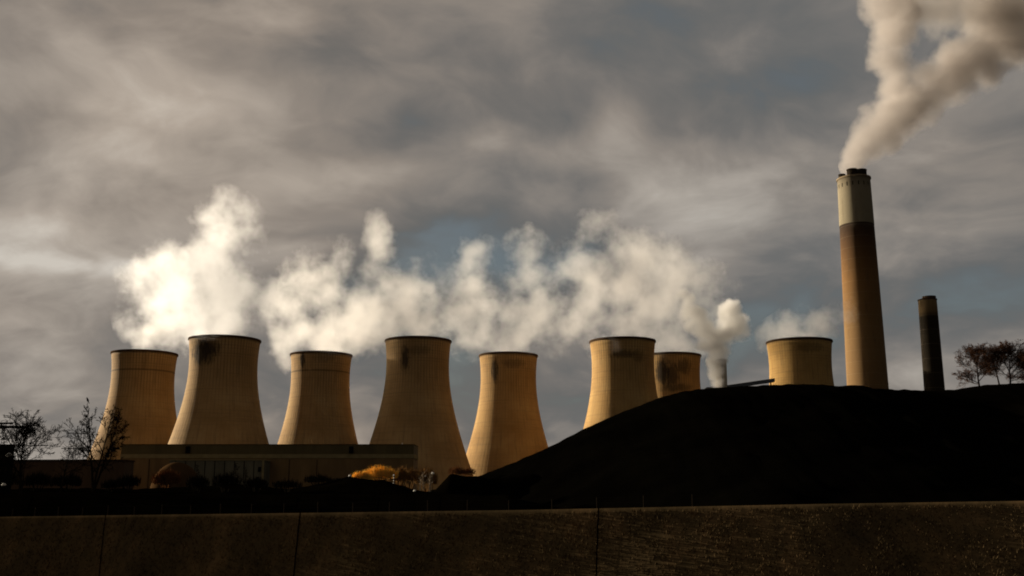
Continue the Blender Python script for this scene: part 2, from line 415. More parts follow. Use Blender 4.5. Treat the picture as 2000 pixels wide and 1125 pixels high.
# ------------------------------------------------------------------ cooling towers
def tower(px, py, Rw, label, stains, band=None, tint=(1, 1, 1), Hh=115.0, ribk=1.0):
    r0 = ray(px, py)
    Yf = (Hh - CAMZ) / (r0.z / r0.y); Rt = Rw / r0.y * (Yf + 24)
    Y = Yf + Rt * 0.97; x = r0.x / r0.y * Y
    t = empty('cooling_tower', (x, Y, 0)); tag(t, label, 'cooling tower', 'cooling towers of the power station')
    zt, c = Hh - 18.0, 52.0
    rt = Rt / math.sqrt(1 + ((Hh - zt) / c) ** 2)
    rr = lambda z: rt * math.sqrt(1 + ((z - zt) / c) ** 2)
    zs = [6 + (Hh - 1.3 - 6) * i / 48 for i in range(49)]
    outer = [(rr(z), z) for z in zs]; inner = [(rr(z) - .5, z) for z in zs[::-1]]
    mb = MB().lathe(outer + inner, 160, closed=True)
    mb.build('shell', concrete('tower_concrete', stains, tint, band, Hh, ribk), t, smooth=True)
    zr = Hh - 1.3; ro = rr(zr)
    MB().lathe([(ro - .7, zr + .02), (ro + .55, zr + .02), (ro + .7, zr + .5), (ro + .55, Hh), (ro - .7, Hh)], 160, closed=True).build('rim', M_rim, t, smooth=False)
    lg = MB()
    rb = rr(6)
    for k in range(36):
        a0 = 2 * math.pi * k / 36
        for s_ in (-1, 1):
            a1 = a0 + s_ * math.pi / 36
            lg.tube([((rb + 2) * math.cos(a0), (rb + 2) * math.sin(a0), -.3), ((rb - .2) * math.cos(a1), (rb - .2) * math.sin(a1), 6.2)], [.45, .4], 5)
    lg.build('leg_ring', M_concrete_plain, t)
    return (x, Y, Rt)
M_concrete_plain = simple('plain_concrete', (.26, .17, .09), .2, .2)
TW = {}
TW[1] = tower(283.5, 682, 61.5, 'cooling tower farthest left, behind the bare tree with the bird on top', [(0.35, 104, 4, 8, .25)], band=98, tint=(1.02, .98, .92), Hh=112.5)
TW[2] = tower(440, 653.5, 68, 'second cooling tower from the left, broad dark soot patch below its rim', [(-.40, 103, 14, 12, .85), (-.15, 106, 11, 8, .6)])
TW[3] = tower(628, 685, 59, 'third cooling tower from the left, small dark stain and a joint line below its rim', [(-.47, 105, 3.2, 9, .9), (.3, 106, 12, 5, .3)], band=97, Hh=111.0)
TW[4] = tower(817, 656, 64, 'fourth cooling tower from the left, mostly in shadow with only its upper left corner sunlit', [(-.32, 102, 5, 12, .85), (.1, 108, 12, 5, .35)], Hh=118.0)
TW[5] = tower(993, 686.5, 56.7, 'middle cooling tower just left of the black coal mound, narrow dark stain at upper left', [(-.50, 101, 5, 13, .8), (.2, 106, 14, 5, .4)], tint=(1, .96, .86))
TW[6] = tower(1215.5, 657, 63.5, 'cooling tower cut off by the slope of the coal mound, bright lit left side', [(-.1, 103, 14, 4, .6), (.4, 102, 8, 6, .4)], tint=(1.05, 1, .85), ribk=.8)
TW[7] = tower(1311, 687, 56.5, 'cooling tower half hidden behind its neighbour, heavily soot streaked', [(-.5, 100, 10, 14, .9), (-.15, 97, 8, 14, .7), (.3, 104, 10, 8, .6), (0, 88, 20, 4, .5)], tint=(.92, .86, .72), ribk=1.1)
TW[8] = tower(1560, 658, 62, 'cooling tower farthest right, only its top showing over the coal mound beside the tall chimney', [(.1, 108, 16, 5, .4)], tint=(1.1, 1.05, .82), ribk=.35)

# ------------------------------------------------------------------ chimneys
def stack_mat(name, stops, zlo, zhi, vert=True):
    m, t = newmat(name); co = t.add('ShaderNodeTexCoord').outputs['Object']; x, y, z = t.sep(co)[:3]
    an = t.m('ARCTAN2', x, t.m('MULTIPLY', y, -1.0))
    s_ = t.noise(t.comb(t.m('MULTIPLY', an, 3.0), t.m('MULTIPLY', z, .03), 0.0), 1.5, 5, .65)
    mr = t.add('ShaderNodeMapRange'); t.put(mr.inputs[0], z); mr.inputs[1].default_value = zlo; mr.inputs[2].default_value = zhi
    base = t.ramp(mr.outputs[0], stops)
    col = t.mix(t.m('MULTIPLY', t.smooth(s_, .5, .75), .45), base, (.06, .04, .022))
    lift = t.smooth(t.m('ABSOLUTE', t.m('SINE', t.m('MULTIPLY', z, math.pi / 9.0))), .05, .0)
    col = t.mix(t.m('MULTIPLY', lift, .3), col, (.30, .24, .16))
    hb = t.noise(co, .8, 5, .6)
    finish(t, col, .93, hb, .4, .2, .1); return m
r0 = ray(1667, 338); CY = 253 / (r0.z / r0.y) + 8; cx = P(1667, 345, CY).x
zof = lambda px, py, Y: P(px, py, Y).z
z_sh = zof(1668, 350, CY); z_band = zof(1672, 441, CY)
rtop = 30.5 * mpp(1668, 350, CY); rbot = 36.0 * mpp(1695, 755, CY) + 2.0; 
rz = lambda z: rtop + (rbot - rtop) * (1 - z / z_sh) * 1.15
ch = empty('chimney', (cx, CY, 0)); tag(ch, 'very tall round chimney with pale upper band, trailing smoke at the top right', 'chimney')
zb = [z_band * i / 40 for i in range(41)]
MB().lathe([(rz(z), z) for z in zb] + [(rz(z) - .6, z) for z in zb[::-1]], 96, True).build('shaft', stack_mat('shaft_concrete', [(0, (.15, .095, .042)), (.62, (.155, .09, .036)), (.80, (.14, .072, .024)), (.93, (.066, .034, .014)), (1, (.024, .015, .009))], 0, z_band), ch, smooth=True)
zt_ = [z_band + .02 + (z_sh - z_band) * i / 10 for i in range(11)]
MB().lathe([(rz(z) + .12, z) for z in zt_] + [(.5, z_sh + .02), (.5, z_sh - .5)] + [(rz(z) - .6, z) for z in zt_[::-1]], 96, True).build('upper_band', stack_mat('pale_concrete', [(0, (.18, .152, .098)), (.75, (.19, .16, .105)), (.93, (.14, .115, .075)), (1, (.10, .078, .05))], z_band, z_sh), ch)
MB().lathe([(rz(z_sh) + .1, z_sh - .9), (rz(z_sh) + .75, z_sh - .8), (rz(z_sh) + .75, z_sh + .3), (rz(z_sh) - .4, z_sh + .3), (rz(z_sh) - .4, z_sh - .9)], 96, True).build('parapet', stack_mat('parapet_concrete', [(0, (.2, .15, .09)), (1, (.2, .15, .09))], 0, 300), ch)
for k in range(18):                                         # air slots below the parapet
    a = 2 * math.pi * (k + .35) / 18; zz = z_sh - 6.5; r_ = rz(zz) + .17
    c_, s_ = math.cos(a), math.sin(a)
    vs = []
    for (tt, zz2) in ((-.35, -1.6), (.35, -1.6), (.35, 1.2), (0, 1.7), (-.35, 1.2)):
        vs.append((r_ * c_ - tt * s_, r_ * s_ + tt * c_, zz + zz2))
    vs += [(x - .4 * c_, y - .4 * s_, z) for (x, y, z) in vs]
    mesh_obj('air_slot', vs, [(0, 1, 2, 3, 4), (9, 8, 7, 6, 5)] + [(i, i + 5, (i + 1) % 5 + 5, (i + 1) % 5) for i in range(5)], M_darkmetal, ch)
mp = mpp(1668, 340, CY)
M_flue = simple('flue_soot', (.022, .017, .012), .4, .3)
for (ox, oy, rr_, top) in ((-21, 2.0, 6.5, 338), (-6, -4.0, 9.5, 332.5), (13, -1.5, 11.5, 332), (4, 6.0, 9, 335)):
    zz = zof(1668, top, CY - 2); rr_ *= mp
    MB().lathe([(rr_, z_sh + .05), (rr_, zz - .9), (rr_ * 1.05, zz - .8), (rr_ * 1.05, zz), (rr_ * .86, zz), (rr_ * .86, z_sh + .05)], 32, True).build('flue', M_flue, ch).location = (ox * mp, oy, 0)

# shorter dark chimney on the right
Y2 = 640.0; p2 = P(1809.5, 581, Y2); z2 = p2.z; m2 = mpp(1815, 650, Y2)
c2 = empty('chimney', (p2.x + .4, Y2, 0)); tag(c2, 'shorter dark smokeless chimney standing at the right between the tall one and the bare trees', 'chimney')
rz2 = lambda z: (17.3 + 3.6 * (1 - z / z2)) * m2
zz_ = [z2 * .985 * i / 20 for i in range(21)]
M_st2 = stack_mat('stack_painted_shade', [(0, (.024, .017, .009)), (.90, (.018, .013, .007)), (.93, (.13, .085, .038)), (1, (.13, .085, .038))], 0, z2)  # shaded body and sunlit top painted into the shaft colour
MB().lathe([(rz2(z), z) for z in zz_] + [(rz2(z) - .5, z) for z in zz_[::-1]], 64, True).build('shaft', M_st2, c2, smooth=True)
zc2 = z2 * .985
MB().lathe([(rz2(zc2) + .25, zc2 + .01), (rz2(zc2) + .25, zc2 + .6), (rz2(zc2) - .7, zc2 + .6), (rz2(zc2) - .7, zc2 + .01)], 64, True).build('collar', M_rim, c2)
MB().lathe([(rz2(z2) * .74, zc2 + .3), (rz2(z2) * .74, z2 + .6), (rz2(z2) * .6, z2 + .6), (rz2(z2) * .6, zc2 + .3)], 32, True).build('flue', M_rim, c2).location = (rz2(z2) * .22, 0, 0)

# small pale vent stack in its own steam
Y3 = 560.0; p3 = P(1407.5, 706, Y3); m3 = mpp(1407, 700, Y3)
v3 = empty('vent_stack', (p3.x, Y3, 0)); tag(v3, 'small pale vent stack wrapped in its own steam above the coal mound crest', 'vent stack')
M_pale = simple('pale_cladding', (.42, .36, .27), .12, .3)
MB().lathe([(11.5 * m3, 0), (11.0 * m3, p3.z), (9.5 * m3, p3.z), (9.5 * m3, 0)], 40, True).build('shaft', M_pale, v3, smooth=False)
MB().lathe([(12.2 * m3, p3.z + .02), (12.2 * m3, p3.z + 1.0), (9.5 * m3, p3.z + 1.0), (9.5 * m3, p3.z + .02)], 40, True).build('collar', M_rim, v3)
MB().box(-.15, .15, -12.3 * m3, -11.6 * m3, 0, p3.z).build('ladder', M_darkmetal, v3)

# sloping conveyor bridge behind the crest
a_, b_ = P(1378, 758, 600), P(1420, 756, 600); c_, d_ = P(1440, 754, 560), P(1512, 743.5, 560)
cb = empty('conveyor_bridge', tuple(c_.xy) + (0,)); tag(cb, 'dark enclosed conveyor bridge climbing to the left edge of the rightmost cooling tower', 'conveyor')
L = d_ - c_
def beam(p, q, hw, hh_):
    p, q = Vector(p), Vector(q); t = (q - p).normalized(); s_ = Vector((-t.y, t.x, 0)).normalized() * hw; u = Vector((0, 0, hh_))
    vs = [p - s_ - u, p + s_ - u, p + s_ + u, p - s_ + u, q - s_ - u, q + s_ - u, q + s_ + u, q - s_ + u]
    return vs, [(0, 1, 2, 3), (7, 6, 5, 4), (0, 4, 5, 1), (1, 5, 6, 2), (2, 6, 7, 3), (3, 7, 4, 0)]
o0 = Vector((c_.x, c_.y, 0)); c0 = c_ - o0 - L * .9; d0 = d_ - o0
vs, fs = beam(c0, d0, 1.6, .75); mesh_obj('gallery', vs, fs, simple('grey_sheet', (.10, .11, .12), .2, .2), cb)
vs, fs = beam(c0 + Vector((0, 0, 1.0)), d0 + Vector((0, 0, 1.0)), 1.8, .15); mesh_obj('roof', vs, fs, simple('grey_roof', (.25, .24, .23), .1, .2), cb)
for k in (.15, .55, .95):
    q = c0.lerp(d0, k); MB().tube([(q.x, q.y + 1, 0), (q.x, q.y + .2, q.z - .7)], [.35, .35], 6).build('leg', M_darkmetal, cb)
pf = empty('service_platform', tuple(a_.xy) + (0,)); tag(pf, 'flat dark service platform at the foot of the small steaming vent stack', 'platform')
q = P(1391, 757.5, 600); wq = 24 * mpp(1391, 757, 600)
MB().box(q.x - wq / 2 - a_.x, q.x + wq / 2 - a_.x, -3, 3, q.z - .4, q.z + .1).build('deck', M_darkmetal, pf)
for sx in (-1, 1): MB().tube([(q.x - a_.x + sx * wq * .42, 0, 0), (q.x - a_.x + sx * wq * .42, 0, q.z - .42)], [.3, .3], 6).build('leg', M_darkmetal, pf)
MB().box(q.x - a_.x - 2.4, q.x - a_.x + .6, -3.4, -3.05, q.z - 1.7, q.z - .75).build('panel', M_white, pf)

# ------------------------------------------------------------------ long building on the left
BY = 590.0; mb_ = mpp(500, 890, BY)
X = lambda px: P(px, 890, BY).x
Z = lambda py: P(500, py, BY).z
def clad(name, col, pitch=1.2, var=.25):
    m, t = newmat(name); co = t.add('ShaderNodeTexCoord').outputs['Object']; x, y, z = t.sep(co)[:3]
    n = t.noise(t.v('MULTIPLY', co, (1, 1, .25)), .12, 5, .6)
    g = t.smooth(t.m('ABSOLUTE', t.m('SINE', t.m('MULTIPLY', x, math.pi / pitch))), .25, .0)
    c = t.ramp(n, [(.3, tuple(k * (1 - var) for k in col)), (.7, tuple(k * (1 + var) for k in col))])
    c = t.mix(t.m('MULTIPLY', g, .25), c, tuple(k * .5 for k in col))
    finish(t, c, .8, t.m('MULTIPLY', g, -1.0), .3, .1, .2); return m
M_wall = clad('brown_cladding', (.17, .10, .038), 2.4)
M_wall2 = clad('olive_cladding', (.10, .072, .027), 1.2)
M_str = simple('cream_fascia', (.23, .175, .082), .15, .3)
M_panel = clad('grey_cladding', (.115, .10, .062), 3.0, .3)
bl = empty('hall_building', (X(500), BY, 0)); tag(bl, 'long flat roofed brown hall with a pale wall stripe before the left towers', 'building')
ox = X(500)
MB().box(X(236) - ox, X(808) - ox, 0, 26, 0, Z(895)).build('wall', M_wall, bl)
MB().box(X(235) - ox, X(809) - ox, -.3, 26.3, Z(895) + .02, Z(887)).build('fascia', M_str, bl)
MB().box(X(236) - ox, X(808) - ox, -.1, 26, Z(887) + .02, Z(868.6)).build('upper_wall', M_wall2, bl)
MB().box(X(235.5) - ox, X(808.5) - ox, -.35, 26.3, Z(868.6) + .02, Z(867.6)).build('roof', M_rim, bl)
for px in (367, 686): MB().box(X(px - 4) - ox, X(px + 4) - ox, -1.2, -.12, Z(885), Z(872)).build('vent', M_darkmetal, bl)
for px in (293, 420, 566, 620): MB().tube([(X(px) - ox, -.5, 0), (X(px) - ox, -.5, Z(897))], [.16, .16], 6).build('drainpipe', M_darkmetal, bl)
MB().box(X(784) - ox, X(785.5) - ox, 1, 2, Z(867.6) + .02, Z(864.6)).build('beacon', M_white, bl)
lw = empty('annex_building', (X(413), BY - 16, 0)); tag(lw, 'low pale grey annex with a framed edge, against the front of the brown hall', 'building')
f2 = (BY - 16) / BY; oz = CAMZ
x1a, x1b = P(332, 890, BY - 16).x - X(413), P(515.5, 890, BY - 16).x - X(413); zt2 = P(400, 897.5, BY - 16).z
MB().box(x1a, x1b, 0, 15.6, 0, zt2 - .5).build('wall', M_panel, lw)
MB().box(x1a - .3, x1b + .4, -.35, 15.6, zt2 - .48, zt2).build('roof', M_str, lw)
MB().box(x1b - .7, x1b + .38, -.3, -.02, 0, zt2 - .5).build('corner_frame', M_str, lw)
for k in range(9):
    xk = x1a + (x1b - x1a) * (k + .6) / 9.6
    MB().box(xk, xk + .35, -.16, -.02, 0, zt2 - .8).build('downpipe', M_darkmetal, lw)
for (fx, fz) in ((.945, .75), (.945, .35), (.93, .55)):
    xk = x1a + (x1b - x1a) * fx
    MB().box(xk, xk + 1.6, -.2, -.03, zt2 * fz, zt2 * fz + 2.6).build('shutter', M_darkmetal, lw)
fl = empty('flat_roof_building', (P(60, 897, 540).x, 540, 0)); tag(fl, 'dark flat-roofed building behind the two bare trees at far left', 'building')
xa, xb = P(-260, 897, 540).x - fl.location.x, P(243, 897, 540).x - fl.location.x; zt3 = P(60, 897.5, 540).z
MB().box(xa, xb, 0, 14, 0, zt3 - .8).build('wall', clad('dark_red_cladding', (.075, .040, .018), 3.0), fl)
MB().box(xa - .4, xb + .4, -.4, 14.4, zt3 - .78, zt3).build('roof', M_rim, fl)
for k in range(7):
    xk = xa + (xb - xa) * (.3 + .1 * k)
    MB().box(xk, xk + 4.5, -.12, -.02, 0, 6.5).build('door', clad('grey_door', (.035, .035, .028), .8), fl)
# domed tank
td = 440.0; tp = P(328, 950, td); rt_ = 50 * mpp(328, 940, td)
dm = empty('storage_dome', (tp.x, td + rt_, 0)); tag(dm, 'rounded storage dome with a lit left edge behind a russet shrub', 'storage tank')
zr_ = P(328, 902, td + 6).z
MB().lathe([(rt_, 0), (rt_, zr_ * .35)] + [(rt_ * math.cos(a), zr_ * .35 + zr_ * .65 * math.sin(a)) for a in [R(90) * i / 12 for i in range(1, 12)]] + [(.2, zr_)], 64).build('roof', simple('dome_cladding', (.055, .030, .013), .2, .2), dm, smooth=True)
MB().lathe([(rt_ + .25, zr_ * .33), (rt_ + .25, zr_ * .36), (rt_ - .1, zr_ * .36), (rt_ - .1, zr_ * .33)], 64, True).build('ring_beam', M_rim, dm)

# ------------------------------------------------------------------ trees
def grow(seed, height, spread, trunk_frac=.25, n_limb=8, lean=(0, 0), r0=None, up=.55, levels=4, density=1.0, stems=1, droop=0.0, stem_spread=.45, tw=.003):
    """returns (trunk MB, crown MB): tapered trunk + limbs, and the fine branches and twigs"""
    rg = random.Random(seed); tr, cr = MB(), MB(); r0 = r0 or height * .022
    def path(p, d, L, r, seg, wob, upw, out, nside, r_end=.25):
        pts, rad = [p.copy()], [r]; d = d.normalized()
        for i in range(seg):
            d = (d + Vector((rg.gauss(0, wob), rg.gauss(0, wob), rg.gauss(0, wob) + upw))).normalized()
            p = p + d * (L / seg); pts.append(p.copy()); rad.append(r * (1 - (1 - r_end) * (i + 1) / seg))
        out.tube(pts, rad, nside, cap=False); return pts, rad, d
    def side(d, ang):
        a = d.orthogonal().normalized(); a.rotate(Matrix.Rotation(rg.random() * 6.283, 3, d)); 
        return (d * math.cos(ang) + a * math.sin(ang)).normalized()
    def sub(pts, rad, L, lev):
        if lev > levels: return
        n = {2: int(8 * density), 3: int(6 * density), 4: int(5 * density), 5: 3}[lev]
        for i in range(n):
            k = .18 + .82 * (i + rg.random()) / n; f = k * (len(pts) - 1); j = min(int(f), len(pts) - 2); p = pts[j].lerp(pts[j + 1], f - j)
            d = (pts[j + 1] - pts[j]).normalized(); l = L * rg.uniform(.35, .62) * (1.15 - .5 * k)
            nd = side(d, R(rg.uniform(25, 60))); rr_ = max(rad[j] * .5, height * tw)
            q, rq, _ = path(p, nd, l, rr_, 3 if lev > 2 else 4, .16, .04 - droop, tr if lev == 2 else cr, 5 if lev == 2 else 3, .35)
            sub(q, rq, l, lev + 1)
    for s_ in range(stems):
        d = Vector((lean[0], lean[1], 1))
        if stems > 1:
            a = 6.283 * s_ / stems + rg.random(); d += Vector((math.cos(a), math.sin(a) * .5, 0)) * stem_spread * rg.uniform(.5, 1.2)
        TL = height * (.80 if stems == 1 else .62)
        pts, rad, d = path(Vector((0, 0, -.3)), d, TL, r0 / (1 if stems == 1 else 1.4), 9, .05, .03, tr, 8, .18)
        for i in range(n_limb):
            k = trunk_frac + (1 - trunk_frac) * (i + rg.random() * .7) / n_limb; f = k * (len(pts) - 1); j = min(int(f), len(pts) - 2); p = pts[j].lerp(pts[j + 1], f - j)
            dd = (pts[j + 1] - pts[j]).normalized(); ang = R(rg.uniform(38, 62)) * (1.15 - .5 * k)
            # dome-shaped crown: limbs reach farther in the middle
            kk = (k - trunk_frac) / (1 - trunk_frac); l = spread * (0.75 + .5 * math.sin(math.pi * (kk * .8 + .15))) * rg.uniform(.8, 1.1) * (1 - .35 * kk)
            q, rq, _ = path(p, side(dd, ang), l, rad[j] * .55, 6, .10, .05 * up - droop, tr, 6, .3)
            sub(q, rq, l, 2)
        q, rq, _ = path(pts[-1], d, height * .16, rad[-1], 4, .08, .05, tr, 5, .3); sub(q, rq, height * .22, 2)
    return tr, cr
def tree(px, py_base, Y, top_py, spread_px, label, seed, mb_trunk=None, mb_twig=None, group=None, z0=None, **kw):
    b = P(px, py_base, Y); hgt = P(px, top_py, Y).z - b.z
    tr, cr = grow(seed, hgt, spread_px * mpp(px, top_py, Y), **kw)
    # fit the crown to its height
    mz = max(v[2] for v in cr.v); k = hgt / mz
    sc = lambda L: [(v[0], v[1], v[2] * k) for v in L]
    t = empty('bare_tree', b); tag(t, label, 'tree', group)
    mesh_obj('trunk', sc(tr.v), tr.f, mb_trunk or M_bark, t); mesh_obj('crown', sc(cr.v), cr.f, mb_twig or M_twig_dark, t)
    return t
LG, RG = 'bare trees at the left', 'bare trees on the coal mound'
tree(40, 962, 150, 795, 92, 'wide domed bare tree at the left edge of the view', 11, group=LG, n_limb=15, trunk_frac=.30, density=1.0, up=.3)
t2 = tree(182, 956, 145, 786, 50, 'slender forked bare tree before the leftmost tower with a bird on its topmost twig', 33, group=LG, n_limb=7, trunk_frac=.28, stems=3, density=.8, lean=(.06, 0), stem_spread=.42)
tree(-40, 960, 160, 830, 50, 'small bare tree half cut off by the left edge of the view', 5, group=LG, n_limb=8)
tree(118, 960, 175, 862, 45, 'low spreading bare tree in the gap between the two taller left trees', 8, group=LG, n_limb=9, trunk_frac=.3, density=.8)
tree(1914, 760, 366, 666, 50, 'curved bare tree, leftmost on the coal mound crest', 31, M_bark, M_bark_red, RG, lean=(-.12, 0), n_limb=17, trunk_frac=.14, density=1.5, tw=.0024)
tree(1952, 754, 370, 674, 30, 'thin leaning bare tree, middle one on the coal mound crest', 37, M_bark, M_bark_red, RG, lean=(-.06, 0), n_limb=11, trunk_frac=.30, density=1.2, tw=.0024)
tree(1974, 756, 364, 660, 56, 'thick straight bare tree with a rounded reddish crown on the coal mound crest', 41, M_bark, M_bark_red, RG, n_limb=18, trunk_frac=.20, density=1.5, tw=.0024)
tree(2028, 752, 366, 666, 48, 'bare tree on the coal mound cut off by the right edge', 43, M_bark, M_bark_red, RG, n_limb=17, trunk_frac=.16, density=1.5, tw=.0024)
# dark bird on the topmost twig of tree 2
def top_of(t):
    me = [c for c in t.children if c.name.startswith('crown')][0].data
    v = max((v.co for v in me.vertices), key=lambda c: c.z); return t.location + v
tp_ = top_of(t2)
bd = bpy.data.meshes.new('bird'); bm = bmesh.new()
def ell(c, r, rot=0):
    M_ = Matrix.Translation(c) @ Matrix.Rotation(rot, 4, 'Y') @ Matrix.Diagonal((*r, 1)); bmesh.ops.create_icosphere(bm, subdivisions=2, radius=1, matrix=M_)
ell((0, 0, .25), (.13, .12, .24), R(-25)); ell((-.10, 0, .50), (.085, .08, .085)); ell((.13, 0, .0), (.045, .05, .22), R(-30))
bmesh.ops.create_cone(bm, segments=8, radius1=.03, radius2=.003, depth=.14, cap_ends=True, matrix=Matrix.Translation((-.22, 0, .50)) @ Matrix.Rotation(R(-90), 4, 'Y'))
for s_ in (-1, 1): bmesh.ops.create_cone(bm, segments=6, radius1=.012, radius2=.012, depth=.14, cap_ends=True, matrix=Matrix.Translation((0, s_ * .05, .03)))
bm.to_mesh(bd); bm.free(); bd.materials.append(M_darkmetal)
bird = bpy.data.objects.new('bird', bd); COL.objects.link(bird); bird.location = tp_ + Vector((0, 0, -.02)); bird.scale = (1.15,) * 3
md = bird.modifiers.new('join', 'REMESH'); md.mode = 'VOXEL'; md.voxel_size = .02
tag(bird, 'dark bird perched upright on the topmost twig of the forked tree', 'bird')

# shrubs: fans of fine upright twigs
def shrub(px, py0, Y, w_px, h_px, label, mat, seed, n=900, group=None, upright=.5):
    rg = np.random.default_rng(seed); b = P(px, py0, Y); s_ = mpp(px, py0, Y); Wm, Hm = w_px * s_ / 2, h_px * s_
    mb = MB()
    nl = 7
    for k in range(nl):                                     # lobes of the crown
        a = rg.random() * 6.28; cxx = (k / (nl - 1) * 2 - 1) * Wm * .62; cyy = math.sin(a) * Wm * .3
        hk = Hm * (1 - .45 * (cxx / Wm) ** 2) * rg.uniform(.82, 1.02); wk = Wm * .42
        st0 = Vector((cxx * .3, cyy * .3, -.2)); 
        mb.tube([st0, Vector((cxx * .7, cyy * .7, hk * .35)), Vector((cxx, cyy, hk * .7))], [.12, .08, .03], 4, False)
        for i in range(n // nl):
            th, u = rg.random() * 6.283, rg.random() ** .5
            p = Vector((cxx + math.cos(th) * wk * u * .8, cyy + math.sin(th) * wk * u * .8, hk * (.30 + .5 * rg.random() * (1 - .4 * u))))
            d = Vector((math.cos(th) * u * (1 - upright), math.sin(th) * u * (1 - upright), .7 + .5 * rg.random())).normalized()
            L_ = Hm * rg.uniform(.12, .28); wv_ = .035 + .012 * Hm * .5
            sd_ = d.cross(Vector((rg.normal(), rg.normal(), rg.normal()))).normalized() * wv_
            bb = len(mb.v); mb.v += [tuple(p - sd_), tuple(p + sd_), tuple(p + d * L_)]; mb.f.append((bb, bb + 1, bb + 2))
    o = mb.build('shrub', mat, None, b); tag(o, label, 'shrub', group); return o
GG = 'sunlit shrubs in front of the towers'
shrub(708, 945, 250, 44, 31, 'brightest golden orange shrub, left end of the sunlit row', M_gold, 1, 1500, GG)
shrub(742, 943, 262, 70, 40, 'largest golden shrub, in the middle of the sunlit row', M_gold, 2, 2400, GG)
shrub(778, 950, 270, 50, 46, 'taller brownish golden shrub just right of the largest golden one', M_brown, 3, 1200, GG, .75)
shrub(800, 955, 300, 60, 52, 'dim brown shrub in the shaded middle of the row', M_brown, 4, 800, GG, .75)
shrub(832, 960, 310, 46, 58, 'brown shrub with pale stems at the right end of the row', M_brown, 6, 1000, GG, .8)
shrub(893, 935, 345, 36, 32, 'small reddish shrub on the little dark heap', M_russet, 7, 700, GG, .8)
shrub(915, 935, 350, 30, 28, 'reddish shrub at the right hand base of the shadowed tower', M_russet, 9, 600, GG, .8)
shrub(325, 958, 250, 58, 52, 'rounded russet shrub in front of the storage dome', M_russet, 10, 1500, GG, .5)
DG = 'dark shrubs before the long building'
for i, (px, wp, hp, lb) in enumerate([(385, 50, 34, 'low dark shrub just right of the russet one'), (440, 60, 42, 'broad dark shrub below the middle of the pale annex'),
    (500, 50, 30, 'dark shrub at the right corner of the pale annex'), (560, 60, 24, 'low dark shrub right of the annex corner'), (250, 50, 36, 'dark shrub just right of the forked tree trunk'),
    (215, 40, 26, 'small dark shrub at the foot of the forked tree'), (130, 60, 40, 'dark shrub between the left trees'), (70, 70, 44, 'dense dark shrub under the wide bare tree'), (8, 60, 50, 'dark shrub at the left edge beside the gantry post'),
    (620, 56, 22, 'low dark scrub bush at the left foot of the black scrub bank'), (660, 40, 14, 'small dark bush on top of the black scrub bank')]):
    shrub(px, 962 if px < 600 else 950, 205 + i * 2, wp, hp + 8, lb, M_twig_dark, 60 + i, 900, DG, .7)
# thin dark young trees in front of the annex
for i, (px, tp2) in enumerate([(463, 903), (386, 905), (477, 908)]):
    tree(px, 958, 240, tp2, 9 if i else 13, ['narrow dark young tree with a knobbly top before the pale annex', 'thin dark sapling at the left end of the pale annex', 'thin dark sapling just right of the knobbly young tree'][i], 80 + i, group='young trees before the annex', n_limb=6, trunk_frac=.45, levels=3)

# ------------------------------------------------------------------ posts, lamps, gantry, pylon, fence
def lamp(px, base_py, Y, top_py, label, size=1.0):
    b = P(px, base_py, Y); b.z = max(b.z, 0); hgt = P(px, top_py, Y).z - b.z; s_ = mpp(px, top_py, Y) * size
    t = empty('lamp_post', b); tag(t, label, 'lamp post', 'lamp posts')
    MB().tube([(0, 0, -.3), (0, 0, hgt - .01)], [.09, .06], 8).build('pole', M_darkmetal, t)
    MB().lathe([(.02, 0), (2.6 * s_, .3 * s_), (3.2 * s_, 1.6 * s_), (1.8 * s_, 3.4 * s_), (.03, 3.8 * s_)], 16).build('lamp_head', M_white, t, smooth=True).location = (0, 0, hgt)
    return t
lamp(11, 962, 170, 892, 'lamp post with the larger white head, at the left edge among the bare trees', 2.0)
lamp(5, 975, 150, 949, 'short lamp post with a small white head at the far left below the bare tree', 1.4)
lamp(43, 962, 260, 848, 'slim lamp post seen through the crown of the wide bare tree', .9)
lamp(683, 950, 240, 931, 'low lamp post at the left end of the golden shrubs', 1.0)
lamp(810, 968, 190, 960, 'lowest small lamp right of the black scrub bank', .9)
lamp(845, 955, 300, 926, 'lamp post beside the brown shrub with pale stems', 1.0)
lamp(830, 955, 300, 931, 'lamp post just left of the pale stems', .6)
pp = P(769, 948, 240); pm = empty('marker_post', pp); tag(pm, 'white banded marker post right of the golden shrubs', 'post')
mh = 22 * mpp(769, 940, 240)
MB().tube([(0, 0, -.3), (0, 0, mh)], [.08, .08], 6).build('pole', M_darkmetal, pm)
for k in range(4): MB().tube([(0, 0, mh * (.12 + .24 * k)), (0, 0, mh * (.24 + .24 * k))], [.13, .13], 8).build('white_band', M_white, pm)
# pale stems by the right shrub: birch saplings
for i, px in enumerate((820, 827, 838, 841)):
    b = P(px, 962, 292); hs = (40 + 9 * (i % 2)) * mpp(px, 940, 292) * .8
    mb = MB().tube([(0, 0, -.4), (.1 * (-1) ** i, 0, hs * .5), (.3 * (-1) ** i, 0, hs)], [.16, .11, .04], 6)
    for k in range(14):
        z_ = hs * (.4 + .04 * k); a = k * 2.4; mb.tube([(.2 * (-1) ** i, 0, z_), (math.cos(a) * 1.0, math.sin(a) * 1.0, z_ + 1.2)], [.04, .015], 3, False)
    o = mb.build('birch_sapling', simple('pale_bark', (.30, .24, .17), .2, 1.0), None, b)
    tag(o, ['leftmost pale stemmed sapling in the brown shrub', 'second pale stemmed sapling from the left in the brown shrub', 'third pale stemmed sapling from the left, the brighter lit one', 'rightmost pale stemmed sapling beside the lamp post'][i], 'sapling', 'pale stemmed saplings')
